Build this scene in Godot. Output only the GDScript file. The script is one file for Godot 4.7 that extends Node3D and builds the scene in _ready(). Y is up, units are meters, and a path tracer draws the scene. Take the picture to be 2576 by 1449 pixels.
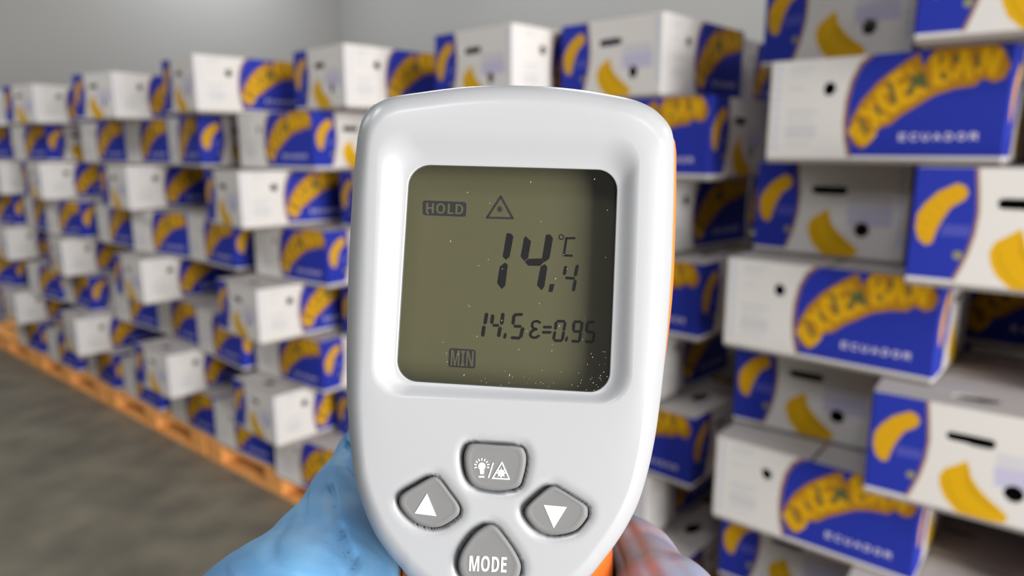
extends Node3D
# Blue-gloved hand reading an infrared thermometer in front of pallets of banana boxes in a cold store.

const FPX := 1750.0            # focal length in pixels of the 2576 x 1449 frame
const PITCH := 11.4            # camera looks down this many degrees
const EYE := 1.627             # lens height
const ROW := 51.4              # angle between the view axis and the row of pallets
const DIST := 0.115            # lens to the thermometer's face
const BOX_A := 0.50
const BOX_B := 0.375
const BOX_H := 0.235

var cam: Camera3D
var turn_row := 0.0
var used := {}
var mats := {}

func _ready() -> void:
	turn_row = atan2(-cos(deg_to_rad(ROW)), sin(deg_to_rad(ROW)))
	make_camera()
	make_light()
	make_materials()
	make_room()
	make_pallets()
	make_boxes()
	make_thermometer()
	make_hand()

# ------------------------------------------------------------------ camera, sky, light
func make_camera() -> void:
	cam = Camera3D.new()
	cam.name = "camera"
	add_child(cam)
	cam.position = Vector3(0, EYE, 0)
	cam.rotation_degrees = Vector3(-PITCH, 0, 0)
	cam.near = 0.02
	cam.far = 60.0
	var at := CameraAttributesPhysical.new()
	at.frustum_focal_length = 12.0 / (724.5 / FPX)
	at.frustum_focus_distance = DIST + 0.001
	at.exposure_aperture = at.frustum_focal_length / 1.55
	at.frustum_near = 0.02
	at.frustum_far = 60.0
	cam.attributes = at
	cam.current = true
	var we := WorldEnvironment.new()
	we.name = "world_environment"
	var e := Environment.new()
	e.background_mode = Environment.BG_COLOR
	e.background_color = Color(0.02, 0.02, 0.02)
	e.tonemap_mode = Environment.TONE_MAPPER_LINEAR
	e.tonemap_exposure = 1.06
	e.sdfgi_enabled = true
	e.ssao_enabled = true
	e.ssil_enabled = true
	we.environment = e
	add_child(we)

func area_light(called: String, at: Vector3, towards: Vector3, size: Vector2, energy: float, tint: Color) -> void:
	var l := AreaLight3D.new()
	l.name = called
	add_child(l)
	l.area_size = size
	l.area_normalize_energy = true
	l.light_energy = energy
	l.light_color = tint
	l.shadow_enabled = true
	l.area_range = 30.0
	var up := Vector3.UP if absf((towards - at).normalized().y) < 0.95 else Vector3(sin(deg_to_rad(ROW)), 0, cos(deg_to_rad(ROW)))
	l.look_at_from_position(at, towards, up)

func make_light() -> void:
	# daylight through the wide dock door in the right-hand wall
	area_light("dock_door_light", rowp(-4.8, -0.4, 1.9), rowp(0, -0.4, 1.9), Vector2(3.0, 3.4), 61.0, Color(1.0, 0.99, 0.975))
	# ceiling lamps over the aisle and behind the pallets
	area_light("ceiling_lamp_light", rowp(-1.0, -2.6, 4.60), rowp(-1.0, -2.6, 0), Vector2(1.4, 0.3), 4.0, Color(0.97, 0.985, 1.0))  # added fill, brightens the recessed fronts of the right-hand stack
	for s in [-3.2, 2.3, 4.7, 7.2]:
		area_light("ceiling_lamp_light", rowp(s, -1.2, 4.60), rowp(s, -1.2, 0), Vector2(1.4, 0.3), 3.6, Color(0.97, 0.985, 1.0))
		area_light("ceiling_lamp_light", rowp(s, 4.5, 4.60), rowp(s, 4.5, 0), Vector2(1.4, 0.3), 5.6, Color(0.97, 0.985, 1.0))

# a point of the row's own frame: s along the aisle (away to the left), d into the stacks, y up
func rowp(s: float, d: float, y: float) -> Vector3:
	var t := deg_to_rad(ROW)
	return Vector3(-s * sin(t) + d * cos(t), y, -(s * cos(t) + d * sin(t)))

# ------------------------------------------------------------------ scene tree helpers
func numbered(called: String) -> String:
	used[called] = used.get(called, 0) + 1
	return called if used[called] == 1 else "%s_%03d" % [called, used[called] - 1]

func tag(o: Node3D, label := "", category := "", group := "", kind := "") -> Node3D:
	for k in [["label", label], ["category", category], ["group", group], ["kind", kind]]:
		if k[1] != "":
			o.set_meta(k[0], k[1])
	return o

func thing(called: String, label: String, category: String, group := "") -> Node3D:
	var o := Node3D.new()
	o.name = numbered(called)
	add_child(o)
	tag(o, label, category, group)
	return o

func put(called: String, mesh: Mesh, m: Material, parent: Node3D = self) -> MeshInstance3D:
	var o := MeshInstance3D.new()
	o.name = numbered(called) if parent == self else called
	o.mesh = mesh
	if m:
		o.material_override = m
	parent.add_child(o, true)
	return o

func tri(st: SurfaceTool, a: Vector3, b: Vector3, c: Vector3) -> void:
	st.add_vertex(a); st.add_vertex(b); st.add_vertex(c)

# a, b, c, d seen counter-clockwise from outside
func quad(st: SurfaceTool, a: Vector3, b: Vector3, c: Vector3, d: Vector3) -> void:
	tri(st, a, c, b); tri(st, a, d, c)

# box with chamfered edges, centre c, size s
func add_block(st: SurfaceTool, c: Vector3, s: Vector3, ch := 0.002, basis := Basis()) -> void:
	var h := s * 0.5
	var k := minf(ch, minf(h.x, minf(h.y, h.z)) * 0.9)
	var pts := {}
	for x in [-1, 1]:
		for y in [-1, 1]:
			for z in [-1, 1]:
				for ax in 3:
					var p := Vector3(x * (h.x - k), y * (h.y - k), z * (h.z - k))
					p[ax] = [x, y, z][ax] * h[ax]
					pts[[x, y, z, ax]] = c + basis * p
	st.set_smooth_group(-1)
	for ax in 3:
		var u := (ax + 1) % 3
		var v := (ax + 2) % 3
		for sg in [-1, 1]:
			var q := []
			for uv in [[-1, -1], [1, -1], [1, 1], [-1, 1]]:
				var w := [0, 0, 0]
				w[ax] = sg; w[u] = uv[0]; w[v] = uv[1]
				q.append(pts[[w[0], w[1], w[2], ax]])
			if sg < 0: q.reverse()
			quad(st, q[0], q[1], q[2], q[3])
		for a in [-1, 1]:
			for b in [-1, 1]:
				var e0 := [0, 0, 0]; var e1 := [0, 0, 0]
				e0[u] = a; e0[v] = b; e0[ax] = -1
				e1[u] = a; e1[v] = b; e1[ax] = 1
				var q2 := [pts[[e0[0], e0[1], e0[2], u]], pts[[e0[0], e0[1], e0[2], v]], pts[[e1[0], e1[1], e1[2], v]], pts[[e1[0], e1[1], e1[2], u]]]
				if a * b < 0: q2.reverse()
				quad(st, q2[3], q2[2], q2[1], q2[0])
	for x in [-1, 1]:
		for y in [-1, 1]:
			for z in [-1, 1]:
				var t := [pts[[x, y, z, 0]], pts[[x, y, z, 1]], pts[[x, y, z, 2]]]
				if x * y * z > 0: tri(st, t[0], t[2], t[1])
				else: tri(st, t[0], t[1], t[2])

func block_mesh(c: Vector3, s: Vector3, ch := 0.002) -> ArrayMesh:
	var st := SurfaceTool.new()
	st.begin(Mesh.PRIMITIVE_TRIANGLES)
	add_block(st, c, s, ch)
	st.generate_normals()
	return st.commit()

# ------------------------------------------------------------------ materials
func mat(called: String, c: Color, rough := 0.6, spec := 0.5) -> StandardMaterial3D:
	var m := StandardMaterial3D.new()
	m.resource_name = called
	m.albedo_color = c
	m.roughness = rough
	m.metallic_specular = spec
	mats[called] = m
	return m

func noise_tex(seed_n: int, freq: float, c0: Color, c1: Color, oct := 4, size := 512) -> NoiseTexture2D:
	var n := FastNoiseLite.new()
	n.seed = seed_n
	n.noise_type = FastNoiseLite.TYPE_SIMPLEX_SMOOTH
	n.frequency = freq
	n.fractal_octaves = oct
	var t := NoiseTexture2D.new()
	t.width = size; t.height = size
	t.seamless = true
	t.noise = n
	var g := Gradient.new()
	g.set_color(0, c0); g.set_color(1, c1)
	t.color_ramp = g
	return t

func make_materials() -> void:
	var fl := mat("concrete", Color.WHITE, 0.42, 0.4)
	fl.albedo_texture = noise_tex(3, 0.006, Color8(100, 96, 86), Color8(138, 131, 114), 4, 1024)
	fl.uv1_triplanar = true; fl.uv1_world_triplanar = true
	fl.uv1_scale = Vector3.ONE * 0.45
	var wl := mat("wall_panel", Color8(150, 149, 147), 0.6, 0.3)
	wl.detail_enabled = false
	mat("dark_wall_panel", Color8(58, 58, 60), 0.6, 0.3)
	mat("ceiling_panel", Color8(96, 96, 98), 0.7, 0.3)
	var wd := mat("pallet_wood", Color.WHITE, 0.8, 0.2)
	wd.albedo_texture = noise_tex(9, 0.02, Color8(214, 142, 78), Color8(240, 178, 108), 4, 256)
	wd.uv1_triplanar = true
	wd.uv1_scale = Vector3(1.0, 9.0, 9.0)
	mat("cardboard", Color8(150, 142, 138), 0.85, 0.2)
	mat("lid_top", Color8(184, 178, 175), 0.75, 0.3)
	mat("shell_grey", Color8(156, 157, 160), 0.30, 0.5)
	mat("button_grey", Color8(109, 109, 109), 0.5, 0.4)
	mat("symbol_white", Color8(240, 240, 240), 0.5, 0.3)
	mat("well_black", Color8(30, 28, 28), 0.5, 0.3)
	mat("gap_black", Color8(18, 18, 18), 0.7, 0.2)
	mat("lcd_back", Color8(69, 67, 45), 0.55, 0.3)
	mat("lcd_ink", Color8(10, 10, 12), 0.5, 0.2)
	mat("lcd_ink_grey", Color8(34, 34, 38), 0.5, 0.2)
	mat("orange_plastic", Color8(250, 122, 48), 0.4, 0.4)
	mat("black_plastic", Color8(24, 24, 26), 0.4, 0.4)
	mat("dust", Color8(176, 174, 164), 0.8, 0.2)
	var gl := mat("window_glass", Color(0.8, 0.8, 0.8, 0.012), 0.03, 0.5)
	gl.transparency = BaseMaterial3D.TRANSPARENCY_ALPHA
	var gv := mat("glove_nitrile", Color.WHITE, 0.5, 0.45)
	gv.vertex_color_use_as_albedo = true
	gv.uv1_triplanar = true
	gv.uv1_scale = Vector3.ONE * 22.0
	var nn := noise_tex(21, 0.012, Color.BLACK, Color.WHITE, 5, 512)
	nn.as_normal_map = true
	nn.bump_strength = 3.0
	nn.color_ramp = null
	gv.normal_enabled = true
	gv.normal_scale = 0.55
	gv.normal_texture = nn
	mat("sleeve_cloth", Color8(60, 66, 82), 0.9, 0.1)
	var pn := mat("lamp_glow", Color8(250, 250, 245), 0.5)
	pn.emission_enabled = true
	pn.emission = Color(1.0, 0.98, 0.94)
	pn.emission_energy_multiplier = 5.0
	var dr := mat("daylight_panel", Color8(250, 250, 250), 0.6)
	dr.emission_enabled = true
	dr.emission = Color(0.97, 0.985, 1.0)
	dr.emission_energy_multiplier = 1.6
	mat("lamp_body", Color8(210, 210, 210), 0.5)
	mat("steel_frame", Color8(120, 122, 126), 0.5)

# ------------------------------------------------------------------ room
func row_block(called: String, s0: float, s1: float, d0: float, d1: float, y0: float, y1: float, m: String, parent: Node3D = self) -> MeshInstance3D:
	var o := put(called, block_mesh(Vector3.ZERO, Vector3(s1 - s0, y1 - y0, d1 - d0), 0.003), mats[m], parent)
	o.transform = Transform3D(Basis(Vector3.UP, turn_row), rowp((s0 + s1) / 2, (d0 + d1) / 2, (y0 + y1) / 2))
	return o

func make_room() -> void:
	var st := "structure"
	tag(row_block("floor", -5.2, 8.3, -5.2, 6.6, -0.2, 0.0, "concrete"), "smooth grey brown concrete floor of the cold store", "floor", "", st)
	tag(row_block("ceiling", -5.2, 8.3, -5.2, 6.6, 4.8, 5.0, "ceiling_panel"), "pale panel ceiling above the pallets", "ceiling", "", st)
	tag(row_block("wall_back", -5.2, 8.3, 6.4, 6.6, 0.0, 4.8, "wall_panel"), "plain grey wall behind the stacked banana boxes", "wall", "", st)
	tag(row_block("wall_left", 8.1, 8.3, -5.2, 6.4, 0.0, 4.8, "wall_panel"), "plain grey end wall beyond the far end of the pallet row", "wall", "", st)
	tag(row_block("wall_right", -5.2, -5.0, -5.2, 6.4, 0.0, 4.8, "dark_wall_panel"), "dark grey wall with the dock door beside the photographer", "wall", "", st)
	tag(row_block("wall_front", -5.0, 8.1, -5.2, -5.0, 0.0, 4.8, "dark_wall_panel"), "dark grey wall across the aisle behind the photographer", "wall", "", st)
	tag(row_block("door_1", -4.98, -4.9, -1.9, 1.1, 0.2, 3.6, "daylight_panel"), "wide bright dock door panel in the right wall", "door", "", st)
	var fill_lamp := thing("ceiling_lamp", "added ceiling fill lamp over the aisle behind the photographer, set apart from the others", "lamp", "ceiling lamps")  # unseen fitting added to carry the fill light for the right-hand stack
	fill_lamp.transform = Transform3D(Basis(Vector3.UP, turn_row), rowp(-1.0, -2.6, 4.8))
	put("lamp_body", block_mesh(Vector3(0, -0.05, 0), Vector3(1.5, 0.1, 0.34), 0.01), mats.lamp_body, fill_lamp)
	put("diffuser", block_mesh(Vector3(0, -0.125, 0), Vector3(1.4, 0.05, 0.3), 0.01), mats.lamp_glow, fill_lamp)
	var n := 0
	for s in [-3.2, 2.3, 4.7, 7.2]:
		for d in [-1.2, 4.5]:
			var where: String = ["nearest the dock door", "second from the dock door", "third from the dock door", "at the far end"][n / 2]
			var t := thing("ceiling_lamp", "long white ceiling lamp %s, %s" % ["over the aisle" if d < 0 else "behind the pallets", where], "lamp", "ceiling lamps")
			t.transform = Transform3D(Basis(Vector3.UP, turn_row), rowp(s, d, 4.8))
			put("lamp_body", block_mesh(Vector3(0, -0.05, 0), Vector3(1.5, 0.1, 0.34), 0.01), mats.lamp_body, t)
			put("diffuser", block_mesh(Vector3(0, -0.125, 0), Vector3(1.4, 0.05, 0.3), 0.01), mats.lamp_glow, t)
			n += 1

# ------------------------------------------------------------------ pallets
func make_pallets() -> void:
	# s0, s1, height, label
	var spots := [
		[-0.62, 0.64, 0.12, "wooden pallet under the near stack right of the thermometer"],
		[0.80, 2.02, 0.125, "wooden pallet under the shaded stack hidden behind the thermometer"],
		[2.20, 3.42, 0.125, "wooden pallet under the stack left of the thermometer, right of the middle floor gap"],
		[3.46, 4.69, 0.125, "wooden pallet under the middle left stack, its blocks lit orange"],
		[4.73, 5.95, 0.125, "wooden pallet under the far left stack, nearest the picture's edge"],
		[5.99, 7.21, 0.125, "wooden pallet at the very end of the row beside the end wall"],
	]
	for q in spots:
		var t := thing("pallet", q[3], "pallet", "wooden pallets in the row")
		var w: float = q[1] - q[0]
		var hh: float = q[2]
		t.transform = Transform3D(Basis(Vector3.UP, turn_row), rowp((q[0] + q[1]) / 2, 2.19, 0))
		for k in 7:
			put("deck_board", block_mesh(Vector3(0, hh - 0.011, -0.5 + 0.06 + k * 0.1467), Vector3(w, 0.022, 0.105), 0.003), mats.pallet_wood, t)
		for x in [-1, 0, 1]:
			put("stringer_board", block_mesh(Vector3(x * (w / 2 - 0.07), hh - 0.033, 0), Vector3(0.14, 0.022, 1.0), 0.003), mats.pallet_wood, t)
			for z in [-1, 0, 1]:
				put("block", block_mesh(Vector3(x * (w / 2 - 0.07), (hh - 0.044 + 0.016) / 2, z * 0.44), Vector3(0.14, hh - 0.060, 0.11), 0.003), mats.pallet_wood, t)
		for z in [-1, 0, 1]:
			put("bottom_board", block_mesh(Vector3(0, 0.008, z * 0.44), Vector3(w, 0.016, 0.11), 0.003), mats.pallet_wood, t)
const FRONT := {
	1: [["B", -0.5, 1.7, 0], ["B", -0.082, 1.68, 0], ["B", 0.333, 1.92, 8], ["B", 0.957, 1.885, 5.1], ["B", 1.406, 1.762, 5.7], ["B", 2.153, 1.708, 5.7], ["B", 2.869, 1.507, 7.0], ["B", 3.845, 1.589, -7.5], ["B", 4.958, 1.591, -7.2], ["B", 5.795, 1.598, -2.2]],
	2: [["A", -0.56, 1.82, 0], ["A", 0.119, 1.776, 3.0], ["A", 0.8, 1.88, 4], ["A", 1.36, 1.9, 3], ["A", 2.347, 1.695, -3.1], ["A", 3.126, 1.638, 10.9], ["A", 3.623, 1.737, -0.0], ["A", 4.129, 1.737, -3.9], ["A", 5.162, 1.695, -4.8], ["A", 5.858, 1.692, -7.5]],
	3: [["B", -0.5, 1.7, 0], ["B", -0.12, 1.66, -3], ["B", 0.298, 1.894, 3], ["B", 0.958, 1.894, 10.5], ["B", 1.426, 1.813, 6.5], ["B", 1.969, 1.76, 6.8], ["B", 2.592, 1.508, 8.2], ["B", 3.828, 1.602, 2.5], ["B", 5.056, 1.602, 2.9], ["B", 5.86, 1.61, 0]],
	4: [["A", -0.56, 1.82, 0], ["A", 0.191, 1.753, 3], ["A", 0.8, 1.88, 4], ["A", 1.36, 1.9, 3], ["A", 2.304, 1.697, -2.0], ["A", 2.967, 1.679, 4.2], ["A", 3.471, 1.719, -6.8], ["A", 4.07, 1.701, 1.5], ["A", 4.759, 1.697, -3.3], ["A", 5.305, 1.70, 2], ["A", 5.95, 1.69, -3]],
	5: [["B", -0.5, 1.7, 0], ["B", -0.085, 1.66, -2], ["B", 0.307, 1.881, -2], ["B", 0.948, 1.885, 5.7], ["B", 1.423, 1.81, 4.8], ["B", 2.004, 1.761, 7.7], ["B", 2.521, 1.506, 4.6], ["B", 3.662, 1.553, 3.1], ["B", 4.865, 1.603, 5.1], ["B", 5.879, 1.6, -0.1]],
	6: [["A", -0.56, 1.82, 0], ["A", 0.18, 1.738, 1.5], ["A", 0.8, 1.88, 4], ["A", 1.36, 1.9, 3], ["A", 2.378, 1.699, -0.9], ["A", 2.94, 1.657, 5.4], ["A", 3.463, 1.719, 2.9], ["A", 3.968, 1.743, -2.7], ["A", 4.766, 1.701, 2.1], ["A", 5.272, 1.698, -3.4], ["A", 6.093, 1.685, -12.6]],
	7: [["B", -0.5, 1.7, 0], ["B", -0.065, 1.68, 0], ["B", 0.315, 1.869, -2], ["B", 0.947, 1.881, 4.2], ["B", 1.42, 1.806, 3.1], ["B", 2.062, 1.759, 6.7], ["B", 2.531, 1.555, 4.0], ["B", 3.469, 1.551, 0.5], ["B", 4.649, 1.553, 5.3], ["B", 5.874, 1.6, 0.4]],
	8: [["A", -0.56, 1.82, 0], ["A", 0.169, 1.746, 1], ["A", 0.8, 1.88, 4], ["A", 1.36, 1.9, 3], ["A", 2.227, 1.693, -4.0], ["A", 2.807, 1.698, -1.4], ["A", 3.337, 1.701, 1.4], ["A", 3.961, 1.702, 1.9], ["A", 4.543, 1.702, 3.3], ["A", 5.137, 1.699, -0.7], ["A", 5.8, 1.70, 0]],
}

# ------------------------------------------------------------------ printing: flat polygons drawn into an Image
func fill_poly(im: Image, pts: PackedVector2Array, c: Color) -> void:
	var w := im.get_width(); var h := im.get_height()
	var y0 := h; var y1 := 0
	for p in pts:
		y0 = mini(y0, int(floor(p.y))); y1 = maxi(y1, int(ceil(p.y)))
	for y in range(maxi(y0, 0), mini(y1 + 1, h)):
		var xs := []
		var yy := y + 0.5
		for i in pts.size():
			var a := pts[i]; var b := pts[(i + 1) % pts.size()]
			if (a.y <= yy) != (b.y <= yy):
				xs.append(a.x + (yy - a.y) / (b.y - a.y) * (b.x - a.x))
		xs.sort()
		for k in range(0, xs.size() - 1, 2):
			var x0 := clampi(roundi(xs[k]), 0, w); var x1 := clampi(roundi(xs[k + 1]), 0, w)
			if x1 > x0:
				im.fill_rect(Rect2i(x0, y, x1 - x0, 1), c)

func stroke(im: Image, pts: Array, r: float, c: Color) -> void:
	for i in pts.size():
		var d := PackedVector2Array()
		for k in 12:
			d.append(pts[i] + Vector2.from_angle(TAU * k / 12.0) * r)
		fill_poly(im, d, c)
		if i + 1 < pts.size():
			var n: Vector2 = (pts[i + 1] - pts[i]).orthogonal().normalized() * r
			fill_poly(im, PackedVector2Array([pts[i] + n, pts[i + 1] + n, pts[i + 1] - n, pts[i] - n]), c)

const GLYPH := {
	"E": [[1, 0, 0, 0, 0, 1, 1, 1], [0, .5, .8, .5]], "X": [[0, 0, 1, 1], [1, 0, 0, 1]], "C": [[1, .15, .7, 0, .3, 0, 0, .3, 0, .7, .3, 1, .7, 1, 1, .85]],
	"L": [[0, 0, 0, 1, 1, 1]], "B": [[0, 0, 0, 1, .7, 1, 1, .77, .7, .5, 0, .5], [0, 0, .65, 0, .9, .25, .65, .5]], "A": [[0, 1, .5, 0, 1, 1], [.2, .65, .8, .65]],
	"N": [[0, 1, 0, 0, 1, 1, 1, 0]], "U": [[0, 0, 0, .7, .3, 1, .7, 1, 1, .7, 1, 0]], "D": [[0, 0, 0, 1, .6, 1, 1, .7, 1, .3, .6, 0, 0, 0]],
	"O": [[.3, 0, 0, .3, 0, .7, .3, 1, .7, 1, 1, .7, 1, .3, .7, 0, .3, 0]], "R": [[0, 1, 0, 0, .7, 0, 1, .25, .7, .5, 0, .5], [.5, .5, 1, 1]],
	"S": [[1, .1, .6, 0, .1, .15, .1, .4, .9, .6, .9, .85, .4, 1, 0, .9]],
}

# letter strokes in a box of width w, height h, centred on c, turned by ang
func glyph_strokes(ch: String, c: Vector2, w: float, h: float, ang: float) -> Array:
	var out := []
	for line in GLYPH[ch]:
		var pts := []
		for i in range(0, line.size(), 2):
			pts.append(c + Vector2((line[i] - 0.5) * w, (line[i + 1] - 0.5) * h).rotated(ang))
		out.append(pts)
	return out

func scaled(flat: Array, sx: float, sy: float) -> PackedVector2Array:
	var o := PackedVector2Array()
	for i in range(0, flat.size(), 2):
		o.append(Vector2(flat[i] * sx, flat[i + 1] * sy))
	return o

func print_long_side() -> ImageTexture:
	var W := 1024; var H := 480
	var im := Image.create(W, H, false, Image.FORMAT_RGB8)
	var white := Color8(204, 200, 197); var blue := Color8(33, 47, 150); var brown := Color8(136, 96, 66)
	var yellow := Color8(207, 163, 11); var dark := Color8(134, 93, 30)
	im.fill(white)
	var arc := [.462, 0, .417, .08, .386, .23, .370, .42, .3675, .61, .377, .80, .397, .965]
	var b := scaled(arc, W, H)
	var bl := b.duplicate()
	bl.append(Vector2(W, H * .965)); bl.append(Vector2(W, 0))
	fill_poly(im, bl, blue)
	for k in b.size() - 1:
		stroke(im, [b[k], b[k + 1]], 9.0, brown)
	# faint print on the white part
	for k in 9:
		im.fill_rect(Rect2i(36, 20 + k * 48, 16, 34), Color8(175, 179, 202))
	for q in [[100, 30, 120, 20], [100, 66, 90, 12], [100, 130, 70, 14], [96, 240, 150, 20], [96, 276, 130, 16], [96, 310, 150, 70], [100, 400, 120, 12]]:
		im.fill_rect(Rect2i(q[0], q[1], q[2], q[3]), Color8(189, 188, 189))
	# the word printed along a banana: letters in an arc. Zoom frame of the photo -> face
	var f := func(x: float, y: float) -> Vector2: return Vector2((200.0 + x / 5.367) / 600.0 * W, ((y / 5.367) - 18.0) / 245.0 * H)
	var band := [[200, 900], [330, 660], [520, 450], [680, 330], [860, 210], [1010, 130], [1080, 300], [1150, 180], [1250, 50], [1420, 30], [1700, 30], [1870, 50], [2010, 180], [2090, 340], [2040, 470], [1940, 510], [1800, 460], [1720, 540], [1500, 560], [1280, 620], [1200, 660], [1050, 750], [860, 860], [730, 970], [590, 1010], [480, 1200], [380, 1270], [260, 1200], [190, 1050]]
	var bp := PackedVector2Array()
	for p in band:
		bp.append(f.call(p[0], p[1]))
	fill_poly(im, bp, Color8(166, 116, 21))
	for k in bp.size():
		stroke(im, [bp[k], bp[(k + 1) % bp.size()]], 3.5, Color8(139, 93, 43))
	var word := "EXCELBAN"
	var spot := [[365, 1070, 210, 330, 48], [500, 850, 190, 380, 44], [665, 670, 170, 430, 38], [845, 530, 170, 500, 30], [1030, 430, 150, 500, 22], [1310, 330, 190, 430, 10], [1560, 290, 200, 400, 2], [1850, 280, 190, 330, -12]]
	for k in 8:
		var q: Array = spot[k]
		var c: Vector2 = f.call(q[0], q[1])
		var sc := W / 600.0 / 5.367
		for line in glyph_strokes(word[k], c, q[2] * sc * 0.8, q[3] * sc * 0.78, -deg_to_rad(q[4])):
			stroke(im, line, 14.5 if k != 4 else 10.0, Color8(204, 155, 9))
	# the dark slits and eyes between and inside the letters
	for q in [[320, 905, 430, 1075, 9], [500, 740, 590, 840, 8], [680, 470, 760, 700, 10], [1285, 180, 1300, 215, 8], [1340, 390, 1350, 440, 9], [1465, 190, 1475, 250, 10], [1705, 190, 1735, 320, 8]]:
		stroke(im, [f.call(q[0], q[1]), f.call(q[2], q[3])], q[4], Color8(93, 86, 50))
	# dark green leaf shape between the two words
	var leaf := PackedVector2Array()
	for p in [[900, 350], [1000, 400], [1080, 330], [1130, 420], [1190, 590], [1100, 520], [1010, 520], [960, 650], [900, 560], [960, 480]]:
		leaf.append(f.call(p[0], p[1]))
	fill_poly(im, leaf, Color8(82, 89, 52))
	stroke(im, [f.call(2030, 60)], 11.0, Color8(157, 100, 75))
	var sub := "ECUADOR"
	for k in 7:
		for line in glyph_strokes(sub[k], Vector2((.617 + k * .045) * W, .785 * H), 24, 27, 0):
			stroke(im, line, 3.6, Color8(202, 195, 207))
	return ImageTexture.create_from_image(im)

func print_short_side() -> ImageTexture:
	var W := 768; var H := 480
	var im := Image.create(W, H, false, Image.FORMAT_RGB8)
	var white := Color8(204, 200, 197); var blue := Color8(33, 47, 150); var brown := Color8(141, 100, 63)
	im.fill(white)
	# zoom frame of the photo -> face
	var f := func(x: float, y: float) -> Vector2: return Vector2((x - 195.0 + (y - 30.0) * 0.055) / 2300.0 * W, (y - 25.0) / 1265.0 * H)
	var arc := [[845, 25], [870, 300], [880, 500], [855, 720], [790, 960], [720, 1130], [665, 1245]]
	var b := PackedVector2Array(); var bl := PackedVector2Array()
	for p in arc:
		b.append(f.call(p[0], p[1]))
	bl = b.duplicate()
	bl.append(Vector2(0, bl[bl.size() - 1].y)); bl.append(Vector2(0, 0))
	fill_poly(im, bl, blue)
	stroke(im, Array(b), 6.0, brown)
	var poly := func(flat: Array, c: Color) -> void:
		var o := PackedVector2Array()
		for p in flat:
			o.append(f.call(p[0], p[1]))
		fill_poly(im, o, c)
	poly.call([[530, 640], [820, 640], [815, 760], [500, 760]], Color8(68, 73, 159))
	poly.call([[650, 185], [740, 215], [775, 290], [740, 365], [600, 455], [520, 585], [460, 720], [420, 855], [350, 885], [265, 825], [225, 700], [235, 540], [315, 415], [450, 285]], Color8(179, 134, 36))
	poly.call([[650, 205], [728, 232], [755, 290], [725, 350], [585, 440], [500, 575], [445, 710], [405, 835], [350, 860], [285, 810], [248, 695], [258, 545], [330, 430], [455, 305]], Color8(197, 148, 11))
	for k in 6:
		var c0: Vector2 = f.call([330, 340, 395, 470, 555, 640][k], [760, 640, 540, 440, 360, 300][k])
		stroke(im, [c0 + Vector2(-12, -8), c0 + Vector2(10, 8)], 2.0, Color8(175, 129, 27))
	stroke(im, [f.call(700, 970)], 18.0, Color8(134, 130, 86))
	# faint lilac print
	poly.call([[1620, 470], [2250, 470], [2250, 840], [1620, 840]], Color8(191, 188, 193))
	poly.call([[1600, 640], [2250, 600], [2250, 850], [1620, 860]], Color8(179, 175, 197))
	for k in 8:
		poly.call([[2330, 80 + k * 130], [2400, 80 + k * 130], [2400, 170 + k * 130], [2330, 170 + k * 130]], Color8(175, 179, 202))
	# hand of bananas
	poly.call([[1320, 640], [1350, 720], [1380, 830], [1480, 950], [1600, 1050], [1720, 1130], [1790, 1190], [1755, 1275], [1600, 1290], [1370, 1325], [1230, 1275], [1100, 1155], [1035, 1020], [1020, 900], [1080, 790], [1200, 720]], Color8(202, 155, 9))
	poly.call([[1300, 690], [1330, 740], [1350, 850], [1450, 990], [1570, 1090], [1700, 1160], [1690, 1180], [1540, 1130], [1400, 1030], [1310, 900]], Color8(184, 141, 9))
	poly.call([[1120, 850], [1150, 1000], [1260, 1160], [1400, 1270], [1390, 1290], [1230, 1190], [1120, 1030], [1095, 900]], Color8(188, 145, 11))
	return ImageTexture.create_from_image(im)

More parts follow.
